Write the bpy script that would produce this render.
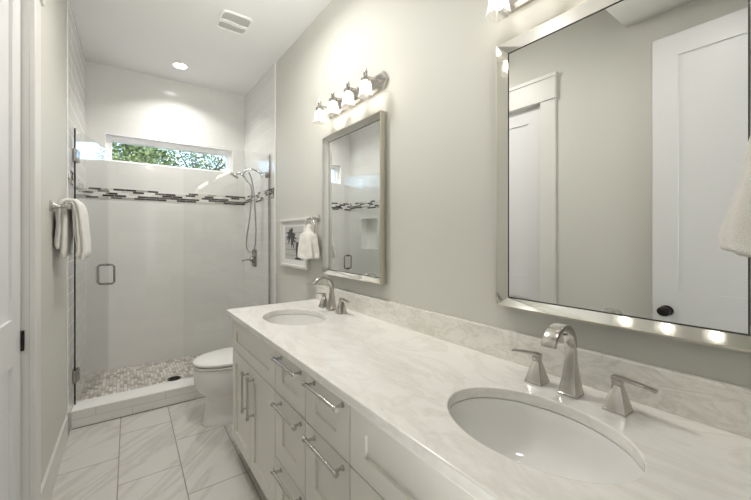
import bpy, bmesh, math, random
from mathutils import Vector, Matrix, noise as mnoise
PI = math.pi
random.seed(7)
for o in list(bpy.data.objects):
    bpy.data.objects.remove(o)
S = bpy.context.scene
COL = S.collection

# ------------------------------------------------------------ camera
cam_d = bpy.data.cameras.new('camera')
cam_d.sensor_width = 36.0
cam_d.lens = 351.0 / 751.0 * 36.0
cam_d.shift_y = -14.0 / 751.0
cam_d.clip_start = 0.02
cam = bpy.data.objects.new('camera', cam_d)
COL.objects.link(cam)
cam.location = (0, 0, 1.31)
cam.rotation_euler = (PI / 2, 0, -math.radians(35.945))
S.camera = cam

# ------------------------------------------------------------ world, sun, large lights, exposure
W = bpy.data.worlds.new('world')
S.world = W
W.use_nodes = True
wn = W.node_tree
sky = wn.nodes.new('ShaderNodeTexSky')
sky.sky_type = 'NISHITA'
sky.sun_disc = False
sky.sun_elevation = math.radians(48)
sky.sun_rotation = math.radians(200)
wn.links.new(sky.outputs[0], wn.nodes['Background'].inputs[0])
wn.nodes['Background'].inputs[1].default_value = 0.55

def lamp(name, kind, loc, rot, power, color=(1, 1, 1), **kw):
    d = bpy.data.lights.new(name, kind)
    d.energy = power
    d.color = color
    for k, v in kw.items():
        setattr(d, k, v)
    o = bpy.data.objects.new(name, d)
    COL.objects.link(o)
    o.location = loc
    o.rotation_euler = rot
    return o

lamp('sun', 'SUN', (0, 0, 8), (math.radians(48), 0, math.radians(-20)), 3.2, (1, .95, .86), angle=math.radians(1))
# added unseen fill lamp standing for bedroom daylight through the open doorway
lamp('doorway_fill', 'AREA', (1.0, -2.4, 1.5), (math.radians(90), 0, math.radians(17)), 19, (.97, .985, 1), shape='RECTANGLE', size=.85, size_y=2.2)
# added unseen uplight through the same doorway, brightening the bathroom ceiling
lamp('ceiling_fill', 'AREA', (.16, -.85, .22), (math.radians(132), 0, math.radians(-17)), 8, (1, .985, .95), shape='RECTANGLE', size=.7, size_y=.8, spread=math.radians(50))
# the ceiling lights of the bathroom; the entry one is an added fill
lamp('flush_light_glow', 'AREA', (.47, 1.92, 2.740), (0, 0, 0), 8.5, (1, .965, .92), shape='DISK', size=.26)
lamp('entry_fill_glow', 'AREA', (.42, .50, 2.585), (0, 0, 0), 3.0, (1, .965, .92), shape='DISK', size=.13)
lamp('shower_light_glow', 'AREA', (.437, 3.637, 2.845), (0, 0, 0), 5.2, (1, .98, .95), shape='DISK', size=.13, spread=math.radians(128))

S.view_settings.view_transform = 'Standard'
S.view_settings.look = 'None'
S.view_settings.exposure = 0.64
S.view_settings.gamma = 1.0
S.view_settings.use_curve_mapping = False
BULB = 17.0
cy = S.cycles
cy.max_bounces = 14
cy.diffuse_bounces = 6
cy.glossy_bounces = 8
cy.transmission_bounces = 8
cy.transparent_max_bounces = 24
cy.caustics_reflective = False
cy.caustics_refractive = False
cy.sample_clamp_indirect = 4.0
cy.use_denoising = True

# ------------------------------------------------------------ node helpers
def mat(name, color=(.8, .8, .8), rough=.5, metal=0.0, spec=.5, **kw):
    m = bpy.data.materials.new(name)
    m.use_nodes = True
    b = m.node_tree.nodes['Principled BSDF']
    b.inputs['Base Color'].default_value = (*color, 1)
    b.inputs['Roughness'].default_value = rough
    b.inputs['Metallic'].default_value = metal
    b.inputs['Specular IOR Level'].default_value = spec
    for k, v in kw.items():
        b.inputs[k].default_value = v
    return m

class NT:
    def __init__(self, m):
        self.t = m.node_tree
        self.b = m.node_tree.nodes['Principled BSDF']
    def n(self, typ, **kw):
        x = self.t.nodes.new(typ)
        for k, v in kw.items():
            setattr(x, k, v)
        return x
    def plug(self, sock, v):
        if isinstance(v, bpy.types.NodeSocket):
            self.t.links.new(v, sock)
        elif v is not None:
            sock.default_value = v
    def math(self, op, a, b=None, c=None):
        x = self.n('ShaderNodeMath', operation=op)
        self.plug(x.inputs[0], a)
        if b is not None: self.plug(x.inputs[1], b)
        if c is not None: self.plug(x.inputs[2], c)
        return x.outputs[0]
    def xyz(self):
        g = self.n('ShaderNodeNewGeometry')
        s = self.n('ShaderNodeSeparateXYZ')
        self.t.links.new(g.outputs['Position'], s.inputs[0])
        return s.outputs[0], s.outputs[1], s.outputs[2], g.outputs['Position']
    def comb(self, a, b, c=0.0):
        x = self.n('ShaderNodeCombineXYZ')
        for i, v in enumerate((a, b, c)):
            self.plug(x.inputs[i], v)
        return x.outputs[0]
    def noise(self, vec, scale, detail=4, rough=.55, dist=0.0):
        x = self.n('ShaderNodeTexNoise')
        self.plug(x.inputs['Vector'], vec)
        x.inputs['Scale'].default_value = scale
        x.inputs['Detail'].default_value = detail
        x.inputs['Roughness'].default_value = rough
        x.inputs['Distortion'].default_value = dist
        return x.outputs['Fac']
    def ramp(self, fac, stops, interp='LINEAR'):
        x = self.n('ShaderNodeValToRGB')
        cr = x.color_ramp
        cr.interpolation = interp
        while len(cr.elements) < len(stops):
            cr.elements.new(.5)
        for e, (p, c) in zip(cr.elements, stops):
            e.position = p
            e.color = (*c, 1) if len(c) == 3 else c
        self.plug(x.inputs[0], fac)
        return x.outputs[0]
    def mix(self, fac, a, b, typ='MIX'):
        x = self.n('ShaderNodeMix', data_type='RGBA', blend_type=typ)
        self.plug(x.inputs[0], fac)
        for i, v in ((6, a), (7, b)):
            if isinstance(v, tuple): v = (*v, 1) if len(v) == 3 else v
            self.plug(x.inputs[i], v)
        return x.outputs[2]
    def scale(self, vec, v3):
        x = self.n('ShaderNodeVectorMath', operation='MULTIPLY')
        self.plug(x.inputs[0], vec)
        x.inputs[1].default_value = v3
        return x.outputs[0]
    def addv(self, a, b):
        x = self.n('ShaderNodeVectorMath', operation='ADD')
        self.plug(x.inputs[0], a); self.plug(x.inputs[1], b)
        return x.outputs[0]
    def bump(self, h, strength, dist):
        x = self.n('ShaderNodeBump')
        x.inputs['Strength'].default_value = strength
        x.inputs['Distance'].default_value = dist
        self.plug(x.inputs['Height'], h)
        self.t.links.new(x.outputs[0], self.b.inputs['Normal'])
    def bond(self, U, V, w, h, gap, off=.5, rndoff=False):
        """running bond: joint mask, per-tile random value, per-tile random colour"""
        v = self.math('DIVIDE', V, h)
        r = self.math('FLOOR', v)
        if rndoff:
            wnz = self.n('ShaderNodeTexWhiteNoise', noise_dimensions='1D')
            self.plug(wnz.inputs['W'], r)
            sh = wnz.outputs['Value']
        else:
            sh = self.math('MULTIPLY', r, off)
        u = self.math('ADD', self.math('DIVIDE', U, w), sh)
        c = self.math('FLOOR', u)
        fu = self.math('MULTIPLY', self.math('FRACT', u), w)
        fv = self.math('MULTIPLY', self.math('FRACT', v), h)
        m = self.math('MAXIMUM', self.math('LESS_THAN', fu, gap), self.math('LESS_THAN', fv, gap))
        wnz = self.n('ShaderNodeTexWhiteNoise', noise_dimensions='2D')
        self.plug(wnz.inputs['Vector'], self.comb(c, r))
        return m, wnz.outputs['Value'], wnz.outputs['Color']
    def base(self, c):
        self.plug(self.b.inputs['Base Color'], c)

def veins(n, vec, scale, width, dist=1.2, detail=6):
    f = n.noise(vec, scale, detail, .6, dist)
    a = n.math('ABSOLUTE', n.math('SUBTRACT', f, .5))
    return n.math('SUBTRACT', 1.0, n.math('MINIMUM', n.math('DIVIDE', a, width), 1.0))

# ------------------------------------------------------------ materials
def make_paint(name, col, rough=.6):
    m = mat(name, col, rough, spec=.25)
    n = NT(m)
    x, y, z, p = n.xyz()
    n.bump(n.noise(p, 260, 2), .06, .002)
    return m
M = {}
M['wall'] = make_paint('warm_grey_wall_paint', (.595, .592, .548))
M['ceiling'] = make_paint('ceiling_paint', (.74, .74, .725), .8)
M['trim'] = make_paint('white_trim_paint', (.66, .65, .62), .35)
M['door'] = make_paint('white_door_paint', (.70, .70, .70), .35)
M['cabinet'] = make_paint('off_white_cabinet_paint', (.78, .765, .715), .35)
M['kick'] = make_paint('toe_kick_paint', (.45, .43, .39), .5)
M['porcelain'] = mat('white_porcelain', (.80, .795, .775), .08)
M['nickel'] = mat('brushed_nickel', (.56, .54, .51), .15, 1)
M['nickel_dark'] = mat('satin_nickel_pull', (.60, .585, .555), .14, 1)
M['pewter'] = mat('dark_pewter_hardware', (.30, .285, .265), .25, 1)
M['chrome'] = mat('polished_chrome', (.72, .72, .72), .08, 1)
M['frame_edge'] = mat('champagne_frame_edge', (.66, .62, .53), .32, 1)
M['frame_mirror'] = mat('silvered_bevel_glass', (.86, .86, .83), .08, 1)
M['mirror'] = mat('mirror_glass', (.90, .91, .90), .0, 1)
M['black'] = mat('dark_bronze', (.022, .018, .016), .35, .6)
M['gap'] = mat('dark_gap_shade', (.05, .05, .045), .5)  # near-black colour standing for the shade inside narrow gaps
M['plastic'] = mat('white_plastic', (.78, .775, .75), .4)
M['grille'] = mat('grey_vent_mesh', (.47, .47, .45), .6)
M['edge'] = mat('green_glass_edge', (.012, .03, .026), .15)
M['quartz'] = mat('white_quartz_sill', (.80, .795, .775), .25)
M['frame_white'] = mat('white_window_vinyl', (.90, .90, .90), .35)

def glass(name, tint, refl_boost=1.0):
    m = bpy.data.materials.new(name)
    m.use_nodes = True
    t = m.node_tree
    t.nodes.remove(t.nodes['Principled BSDF'])
    out = t.nodes['Material Output']
    tr = t.nodes.new('ShaderNodeBsdfTransparent'); tr.inputs[0].default_value = (*tint, 1)
    gl = t.nodes.new('ShaderNodeBsdfGlossy'); gl.inputs['Roughness'].default_value = 0.0
    fr = t.nodes.new('ShaderNodeFresnel'); fr.inputs[0].default_value = 1.5
    mu = t.nodes.new('ShaderNodeMath'); mu.operation = 'MULTIPLY'; mu.inputs[1].default_value = refl_boost
    mx = t.nodes.new('ShaderNodeMixShader')
    ge = t.nodes.new('ShaderNodeNewGeometry')
    ior = t.nodes.new('ShaderNodeMapRange')
    ior.inputs['To Min'].default_value = 1.5; ior.inputs['To Max'].default_value = 1 / 1.5
    t.links.new(ge.outputs['Backfacing'], ior.inputs[0]); t.links.new(ior.outputs[0], fr.inputs[0])
    t.links.new(fr.outputs[0], mu.inputs[0]); t.links.new(mu.outputs[0], mx.inputs[0])
    t.links.new(tr.outputs[0], mx.inputs[1]); t.links.new(gl.outputs[0], mx.inputs[2])
    t.links.new(mx.outputs[0], out.inputs[0])
    return m
M['glass'] = glass('clear_shower_glass', (.988, .994, .990))
M['pane'] = glass('window_pane_glass', (.97, .98, .98))

def emit(name, col, s):
    m = bpy.data.materials.new(name)
    m.use_nodes = True
    t = m.node_tree
    t.nodes.remove(t.nodes['Principled BSDF'])
    e = t.nodes.new('ShaderNodeEmission')
    e.inputs[0].default_value = (*col, 1); e.inputs[1].default_value = s
    t.links.new(e.outputs[0], t.nodes['Material Output'].inputs[0])
    return m
M['bulb'] = emit('warm_bulb', (1, .92, .80), BULB)
M['can_lens'] = emit('downlight_lens', (1, .98, .95), 9)
def shade_glass():
    m = glass('clear_lamp_glass', (.98, .97, .95))
    t = m.node_tree
    out = t.nodes['Material Output']
    src = out.inputs[0].links[0].from_socket
    tl = t.nodes.new('ShaderNodeBsdfTranslucent'); tl.inputs[0].default_value = (.95, .93, .88, 1)
    mx = t.nodes.new('ShaderNodeMixShader'); mx.inputs[0].default_value = .40
    t.links.new(src, mx.inputs[1]); t.links.new(tl.outputs[0], mx.inputs[2])
    t.links.new(mx.outputs[0], out.inputs[0])
    return m
M['shade'] = shade_glass()

def marble(name, base, vein, vs, rough, stretch, amt, cloud=.5):
    m = mat(name, base, rough)
    n = NT(m)
    x, y, z, p = n.xyz()
    q = n.scale(p, stretch)
    cl = n.noise(q, vs * .7, 5, .6, .8)
    v1 = veins(n, q, vs, .06, 1.0)
    v2 = veins(n, q, vs * 2.3, .05, .8)
    f = n.math('MULTIPLY', n.math('MULTIPLY', v1, n.math('MULTIPLY', cl, 1.4)), amt)
    f = n.math('ADD', f, n.math('MULTIPLY', n.math('MULTIPLY', v2, cl), amt * .5))
    c = n.mix(f, base, vein)
    dk = tuple(a * .55 + b * .45 for a, b in zip(base, vein))
    cf = n.ramp(cl, [(.42, (0, 0, 0)), (.72, (1, 1, 1))])
    c = n.mix(n.math('MULTIPLY', cf, cloud), c, dk)
    n.base(c)
    return m
M['counter'] = marble('white_veined_marble', (.865, .855, .82), (.50, .46, .40), 3.2, .16, (2.2, .85, 2.0), .30, .22)
M['splash'] = marble('veined_marble_splash', (.80, .785, .735), (.45, .42, .36), 8.0, .16, (1, 1, 2.2), .45, .40)

def floor_tile():
    m = mat('marble_look_floor_tile', (.7, .69, .66), .22)
    n = NT(m)
    x, y, z, p = n.xyz()
    V = n.math('ADD', x, n.math('ADD', .004 + 2.93, n.math('MULTIPLY', n.math('SUBTRACT', y, 3.12), -.0155)))
    U = n.math('ADD', y, 5.75 - 2.282)
    msk, r, rc = n.bond(U, V, .575, .293, .0055)
    q = n.addv(n.scale(n.comb(n.math('ADD', n.math('MULTIPLY', x, .8), n.math('MULTIPLY', y, -.75)), n.math('ADD', n.math('MULTIPLY', x, .62), n.math('MULTIPLY', y, .5)), 0.0), (4.2, .8, 1)), n.scale(rc, (7, 7, 7)))
    v1 = veins(n, q, 1.1, .05, .6, 5)
    cl = n.noise(q, 1.6, 4, .55, .4)
    c = n.mix(n.math('MULTIPLY', v1, .42), (.60, .585, .55), (.36, .34, .31))
    c = n.mix(n.math('MULTIPLY', cl, .35), c, (.48, .465, .435))
    c = n.mix(msk, c, (.24, .225, .20))
    n.base(c)
    n.plug(n.b.inputs['Roughness'], n.math('ADD', .2, n.math('MULTIPLY', msk, .5)))
    return m
M['floor'] = floor_tile()

def wall_tile(name, axis, col=(.745, .74, .72), joint=(.66, .65, .625)):
    m = mat(name, col, .12)
    n = NT(m)
    x, y, z, p = n.xyz()
    U = n.math('ADD', x if axis == 'x' else y, 8.0)
    msk, r, rc = n.bond(U, n.math('ADD', z, .015), .42, .105, .0028)
    vv = n.math('ADD', .97, n.math('MULTIPLY', r, .035))
    c = n.mix(1.0, col, n.comb(vv, vv, vv), 'MULTIPLY')
    cl = n.noise(n.scale(p, (1.2, 1.2, 5)), 3, 4)
    c = n.mix(n.math('MULTIPLY', cl, .10), c, (.58, .57, .545))
    c = n.mix(msk, c, joint)
    n.base(c)
    n.plug(n.b.inputs['Roughness'], n.math('ADD', .10, n.math('MULTIPLY', msk, .5)))
    n.bump(n.math('SUBTRACT', 1.0, msk), .05, .001)
    return m
M['tile_x'] = wall_tile('white_shower_tile_back', 'x')
M['tile_y'] = wall_tile('white_shower_tile_side', 'y', joint=(.70, .695, .675))

def curb_tile():
    m = mat('curb_face_tile', (.7, .69, .67), .2)
    n = NT(m)
    x, y, z, p = n.xyz()
    msk, r, rc = n.bond(n.math('ADD', x, 4.2 - .066), n.math('ADD', z, .43), .42, .07, .003)
    cl = n.noise(p, 5, 4)
    c = n.mix(n.math('MULTIPLY', cl, .3), (.72, .71, .68), (.58, .565, .535))
    n.base(n.mix(msk, c, (.50, .485, .45)))
    return m
M['curb_tile'] = curb_tile()

def mosaic_floor():
    m = mat('shower_floor_mosaic', (.6, .58, .54), .35)
    n = NT(m)
    x, y, z, p = n.xyz()
    msk, r, rc = n.bond(n.math('ADD', y, 5), n.math('ADD', x, 5), .048, .024, .0035)
    c = n.ramp(r, [(0, (.30, .265, .225)), (.3, (.47, .43, .38)), (.65, (.62, .59, .545)), (1, (.72, .70, .66))])
    n.base(n.mix(msk, c, (.33, .31, .28)))
    n.bump(n.math('SUBTRACT', 1.0, msk), .4, .002)
    return m
M['mosaic_floor'] = mosaic_floor()

def mosaic_band(name, axis):
    m = mat(name, (.5, .5, .5), .12)
    n = NT(m)
    x, y, z, p = n.xyz()
    msk, r, rc = n.bond(n.math('ADD', x if axis == 'x' else y, 6), n.math('ADD', z, -1.65 + 10 * .019), .088, .019, .0016, rndoff=True)
    c = n.ramp(r, [(0, (.035, .032, .03)), (.38, (.13, .115, .10)), (.48, (.38, .36, .32)), (.58, (.62, .60, .56)), (.8, (.76, .755, .735))], 'CONSTANT')
    n.base(n.mix(msk, c, (.66, .65, .62)))
    n.plug(n.b.inputs['Roughness'], n.math('ADD', .1, n.math('MULTIPLY', msk, .5)))
    return m
M['band_x'] = mosaic_band('glass_strip_mosaic_back', 'x')
M['band_y'] = mosaic_band('glass_strip_mosaic_side', 'y')

def terry():
    m = mat('white_terry_cloth', (.84, .82, .77), .95, spec=.1)
    n = NT(m)
    tc = n.n('ShaderNodeTexCoord')
    n.bump(n.noise(tc.outputs['Object'], 420, 3), .9, .004)
    n.b.inputs['Sheen Weight'].default_value = .3
    return m
M['terry'] = terry()
def leaf(name, a, b):
    m = mat(name, a, .5)
    n = NT(m)
    x, y, z, p = n.xyz()
    n.base(n.ramp(n.noise(p, 6, 2), [(.35, a), (.65, b)]))
    return m
M['leaf'] = leaf('oak_leaves', (.07, .11, .035), (.20, .25, .09))
M['leaf2'] = leaf('pale_leaves', (.14, .20, .16), (.24, .30, .22))
M['bark'] = mat('bark', (.09, .075, .06), .9)
M['grass'] = mat('grass', (.10, .15, .05), .9)
M['grout'] = mat('grey_grout', (.24, .225, .20), .8)
M['paper'] = mat('white_mat_board', (.78, .775, .76), .7)
M['print_grey'] = mat('print_pale_grey', (.52, .52, .50), .6)
M['print_mid'] = mat('print_mid_grey', (.30, .30, .29), .6)
M['print_dark'] = mat('print_black', (.05, .05, .05), .6)
M['hose'] = mat('metal_hose', (.42, .42, .41), .3, 1)

# ------------------------------------------------------------ mesh helpers
def BM():
    return bmesh.new()
def box(bm, x0, x1, y0, y1, z0, z1, bev=0.0, seg=1, mi=0):
    r = bmesh.ops.create_cube(bm, size=1)
    vs = r['verts']
    for v in vs:
        v.co = Vector((x0 + (v.co.x + .5) * (x1 - x0), y0 + (v.co.y + .5) * (y1 - y0), z0 + (v.co.z + .5) * (z1 - z0)))
    es = list({e for v in vs for e in v.link_edges})
    fs = list({f for v in vs for f in v.link_faces})
    for f in fs: f.material_index = mi
    if bev > 0:
        bmesh.ops.bevel(bm, geom=es, offset=bev, segments=seg, affect='EDGES', profile=.5, material=mi)
    return vs
def loft(bm, rings, cap0=True, cap1=True, closed=True, mi=0):
    vr = [[bm.verts.new(p) for p in r] for r in rings]
    n = len(vr[0])
    for a, b in zip(vr[:-1], vr[1:]):
        for i in range(n if closed else n - 1):
            j = (i + 1) % n
            f = bm.faces.new((a[i], a[j], b[j], b[i])); f.material_index = mi
    if cap0: bm.faces.new(list(reversed(vr[0]))).material_index = mi
    if cap1: bm.faces.new(vr[-1]).material_index = mi
    return vr
def frames(path):
    path = [Vector(p) for p in path]
    T = []
    for i in range(len(path)):
        a = path[max(i - 1, 0)]; b = path[min(i + 1, len(path) - 1)]
        T.append((b - a).normalized())
    up = Vector((0, 0, 1)) if abs(T[0].z) < .9 else Vector((0, 1, 0))
    N = T[0].cross(up).normalized()
    out = []
    for p, t in zip(path, T):
        N = (N - t * N.dot(t)).normalized()
        out.append((p, t, N, t.cross(N)))
    return out
def tube(bm, path, r, n=12, mi=0):
    rs = r if isinstance(r, (list, tuple)) else [r] * len(path)
    rings = []
    for (p, t, N, B), rr in zip(frames(path), rs):
        rings.append([p + (N * math.cos(2 * PI * k / n) + B * math.sin(2 * PI * k / n)) * rr for k in range(n)])
    loft(bm, rings, mi=mi)
def lathe(bm, prof, origin, axis='z', n=24, cap0=True, cap1=True, mi=0):
    """prof: (radius, height) pairs along the axis"""
    o = Vector(origin)
    rings = []
    for r, h in prof:
        ring = []
        for k in range(n):
            a = 2 * PI * k / n
            c, s = math.cos(a) * r, math.sin(a) * r
            ring.append(o + (Vector((c, s, h)) if axis == 'z' else Vector((h, c, s)) if axis == 'x' else Vector((s, h, c))))
        rings.append(ring)
    loft(bm, rings, cap0, cap1, mi=mi)
def smooth_path(pts, n=10):
    """Catmull-Rom through points"""
    P = [Vector(p) for p in pts]
    P = [P[0] * 2 - P[1]] + P + [P[-1] * 2 - P[-2]]
    out = []
    for i in range(1, len(P) - 2):
        for k in range(n):
            t = k / n
            a, b, c, d = P[i - 1], P[i], P[i + 1], P[i + 2]
            out.append(.5 * ((2 * b) + (c - a) * t + (2 * a - 5 * b + 4 * c - d) * t * t + (3 * b - a - 3 * c + d) * t ** 3))
    out.append(P[-2])
    return out
def superell(cx, cy, a, b, z, e=2.0, n=40):
    out = []
    for k in range(n):
        t = 2 * PI * k / n
        c, s = math.cos(t), math.sin(t)
        out.append(Vector((cx + a * math.copysign(abs(c) ** (2 / e), c), cy + b * math.copysign(abs(s) ** (2 / e), s), z)))
    return out
def xform(bm, fn):
    for v in bm.verts:
        v.co = Vector(fn(v.co))
LOC = {}
def obj(name, bm, m, parent=None, smooth=False, angle=40, loc=None):
    bmesh.ops.recalc_face_normals(bm, faces=bm.faces[:])
    off = LOC[parent.name] if parent else Vector(loc or (0, 0, 0))
    bmesh.ops.translate(bm, verts=bm.verts[:], vec=-off)
    me = bpy.data.meshes.new(name)
    bm.to_mesh(me); bm.free()
    for mm in (m if isinstance(m, (list, tuple)) else [m]):
        me.materials.append(mm)
    if smooth:
        me.shade_smooth()
        me.set_sharp_from_angle(angle=math.radians(angle))
    o = bpy.data.objects.new(name, me)
    COL.objects.link(o)
    if parent: o.parent = parent
    else: o.location = off
    LOC[o.name] = off
    return o
def tag(o, label, cat, group=None):
    o['label'] = label; o['category'] = cat
    if group: o['group'] = group
    return o
def thing(name, label, cat, loc=(0, 0, 0), group=None):
    o = bpy.data.objects.new(name, None)
    o.empty_display_size = .05
    COL.objects.link(o)
    o.location = loc
    LOC[o.name] = Vector(loc)
    return tag(o, label, cat, group)
def struct(name, bm, m, parent=None, smooth=False, loc=None):
    o = obj(name, bm, m, parent, smooth, loc=loc)
    if parent is None: o['kind'] = 'structure'
    return o
def copy_tree(o, parent=None):
    c = o.copy(); COL.objects.link(c)
    if parent: c.parent = parent
    for ch in list(o.children):
        copy_tree(ch, c)
    return c

# ------------------------------------------------------------ room numbers
XW = 1.126           # vanity wall
YB = 4.02            # shower back wall
ZC = 2.865
YN = -.10            # wall with the entry doorway
K = .0176
def LX(y): return -.262 - K * (YB - y)
def L(p): return (p[0] + LX(p[1]), p[1], p[2])   # local x measured out of the left wall

# floor, ceiling
bm = BM(); box(bm, -1.2, 1.6, -3.0, 3.18, -.1, 0); struct('floor', bm, M['floor'])
bm = BM(); box(bm, -1.2, 1.6, -3.0, 4.3, ZC, ZC + .12); struct('ceiling', bm, M['ceiling'])
# lower ceiling over the entry end of the room
bm = BM(); box(bm, -.40, XW, YN, .856, 2.61, ZC - .001); struct('ceiling_soffit', bm, M['wall'])
# right wall
bm = BM(); box(bm, XW, XW + .15, YN, YB + .2, 0, ZC); struct('wall_right', bm, M['wall'])
# left wall with the closet opening
D0, D1, DH = 1.395, 1.955, 2.305
bm = BM()
def lbox(bm, x0, x1, y0, y1, z0, z1, bev=0.0, seg=1, mi=0):
    t = BM(); box(t, x0, x1, y0, y1, z0, z1, bev, seg, mi); xform(t, L)
    me = bpy.data.meshes.new('tmp'); t.to_mesh(me); t.free(); bm.from_mesh(me); bpy.data.meshes.remove(me)
lbox(bm, -.14, 0, YN - .12, D0, 0, ZC)
NY0, NY1, NZ0, NZ1 = 3.42, 3.765, 1.147, 1.535
lbox(bm, -.14, 0, D1, NY0, 0, ZC); lbox(bm, -.14, 0, NY1, YB + .2, 0, ZC)
lbox(bm, -.14, 0, NY0, NY1, 0, NZ0); lbox(bm, -.14, 0, NY0, NY1, NZ1, ZC)
lbox(bm, -.14, 0, D0, D1, DH, ZC)
struct('wall_left', bm, M['wall'])
# back wall with window opening
WX0, WX1, WZ0, WZ1 = -.118, .992, 1.992, 2.246
bm = BM()
box(bm, -.45, WX0, YB, YB + .2, 0, ZC)
box(bm, WX1, XW + .15, YB, YB + .2, 0, ZC)
box(bm, WX0, WX1, YB, YB + .2, 0, WZ0)
box(bm, WX0, WX1, YB, YB + .2, WZ1, ZC)
struct('wall_back', bm, M['tile_x'])
# wall behind the camera with the open doorway, and the bedroom shell beyond it
bm = BM()
box(bm, -1.05, -.292, YN - .12, YN, 0, ZC)
box(bm, .52, XW + .15, YN - .12, YN, 0, ZC)
box(bm, -.292, .52, YN - .12, YN, 2.45, ZC)
struct('wall_near', bm, M['wall'])
bm = BM()
box(bm, -1.2, -1.05, -3.0, YN - .12, 0, ZC); box(bm, 1.45, 1.6, -3.0, YN - .12, 0, ZC); box(bm, -1.2, 1.6, -3.1, -3.0, 0, ZC)
struct('wall_bedroom', bm, M['wall'])

# shower tile on the two side walls (proud of the paint), with the niche in the left one
bm = BM(); box(bm, XW - .010, XW + .002, 3.085, YB, .02, ZC - .001, .0); struct('trim_1', bm, M['tile_y'])
NY0, NY1, NZ0, NZ1 = 3.42, 3.765, 1.147, 1.535
bm = BM()
T0 = .006
lbox(bm, -.0, T0, 2.965, NY0, .02, ZC - .001); lbox(bm, -.0, T0, NY1, YB, .02, ZC - .001)
lbox(bm, -.0, T0, NY0, NY1, .02, NZ0); lbox(bm, -.0, T0, NY0, NY1, NZ1, ZC - .001)
struct('trim_2', bm, M['tile_y'])
# lining of the recessed niche
bm = BM()
lbox(bm, -.095, -.090, NY0, NY1, NZ0, NZ1)
for a in ((NY0 - .012, NY0), (NY1, NY1 + .012)): a = (a[0] + (.012 if a[0] < NY0 else -.012) * .6, a[1] + (.012 if a[0] < NY0 else -.012) * .6); lbox(bm, -.09, T0 + .002, a[0], a[1], NZ0 - .005, NZ1 + .005)
for a in ((NZ0 - .012, NZ0), (NZ1, NZ1 + .012)): a = (a[0] + (.007 if a[0] < NZ0 else -.007), a[1] + (.007 if a[0] < NZ0 else -.007)); lbox(bm, -.09, T0 + .002, NY0, NY1, a[0], a[1])
struct('trim_3', bm, M['quartz'])
# mosaic border strips
BZ0, BZ1 = 1.650, 1.7448
bm = BM(); box(bm, LX(YB) + T0, XW - .010, YB - .004, YB + .001, BZ0, BZ1); struct('trim_4', bm, M['band_x'])
bm = BM(); box(bm, XW - .0135, XW - .009, 3.085, YB - .003, BZ0, BZ1); struct('trim_5', bm, M['band_y'])
bm = BM(); lbox(bm, T0 - .001, T0 + .0035, 2.965, YB - .003, BZ0, BZ1); struct('trim_6', bm, M['band_y'])
# bullnose edges where the tile stops
bm = BM(); box(bm, XW - .013, XW, 3.070, 3.086, .0, ZC, .004, 2); struct('trim_7', bm, M['quartz'], smooth=True)
bm = BM(); lbox(bm, 0, .008, 2.952, 2.966, .178, ZC, .003, 2); struct('trim_8', bm, M['quartz'], smooth=True)

# shower floor, curb
bm = BM(); box(bm, -.40, XW, 3.18, YB, -.05, .085); o = struct('shower_floor', bm, M['mosaic_floor'])
o = bm = BM()
box(bm, -.277, XW, 3.13, 3.30, 0, .113)
cb = struct('shower_curb', bm, M['curb_tile'])
bm = BM(); box(bm, -.277, XW - .001, 3.1265, 3.1315, .0005, .0045); obj('caulk_line', bm, M['grout'], cb)
bm = BM(); box(bm, -.277, XW - .010, 3.128, 3.303, .1131, .122, .002, 2); struct('curb_cap', bm, M['quartz'], cb)

# baseboards
bm = BM(); lbox(bm, 0, .006, D1 + .107, 3.13, 0, .160, .0); lbox(bm, 0, .003, D1 + .107, 3.13, .160, .176, .004, 2)
struct('baseboard_left', bm, M['trim'])
bm = BM(); box(bm, XW - .016, XW, 2.24, 3.068, 0, .160); box(bm, XW - .010, XW, 2.24, 3.068, .160, .176, .004, 2)
struct('baseboard_right', bm, M['trim'])

# ------------------------------------------------------------ window in the shower
bm = BM()
RD = .075
box(bm, WX0, WX1, YB - .001, YB + RD, WZ1 - .006, WZ1); box(bm, WX0, WX1, YB - .001, YB + RD, WZ0, WZ0 + .006)
box(bm, WX0, WX0 + .006, YB - .001, YB + RD, WZ0 + .006, WZ1 - .006); box(bm, WX1 - .006, WX1, YB - .001, YB + RD, WZ0 + .006, WZ1 - .006)
win = struct('window_1', bm, M['frame_white'])
bm = BM()
fx0, fx1, fz0, fz1 = WX0 + .006, WX1 - .006, WZ0 + .006, WZ1 - .006
for a in ((fx0, fx1, fz1 - .052, fz1), (fx0, fx1, fz0, fz0 + .018), (fx0, fx0 + .045, fz0 + .018, fz1 - .052), (fx1 - .050, fx1, fz0 + .018, fz1 - .052)):
    box(bm, a[0], a[1], YB + RD - .03, YB + RD + .03, a[2], a[3], .003)
obj('window_frame', bm, M['frame_white'], win)
bm = BM(); box(bm, fx0 + .045, fx1 - .045, YB + RD, YB + RD + .006, fz0 + .018, fz1 - .052)
obj('window_pane', bm, M['pane'], win)

# ------------------------------------------------------------ closet door in the left wall
def panel_door(bm, w0, w1, z0, z1, t0, t1, put):
    """two-panel shaker door; put(bm, n0, n1, s0, s1, z0, z1): n across the thickness, s along the width"""
    st = .115
    put(bm, t0, t1, w0, w0 + st, z0, z1); put(bm, t0, t1, w1 - st, w1, z0, z1)
    for a, b in ((z0, z0 + .20), (.83, 1.0), (z1 - .12, z1)):
        put(bm, t0, t1, w0 + st, w1 - st, a, b)
    put(bm, t0 + .010, t1 - .010, w0 + st, w1 - st, z0 + .20, .83)
    put(bm, t0 + .010, t1 - .010, w0 + st, w1 - st, 1.0, z1 - .12)
bm = BM(); panel_door(bm, D0 + .003, D1 - .009, .008, DH - .003, -.058, -.023, lbox)
cd = struct('door_1', bm, M['door'])
bm = BM()
for a in ((D0 - .108, D0 + .004), (D1 - .004, D1 + .105)):
    lbox(bm, 0, .019, a[0], a[1], 0, DH, .002)
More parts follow.
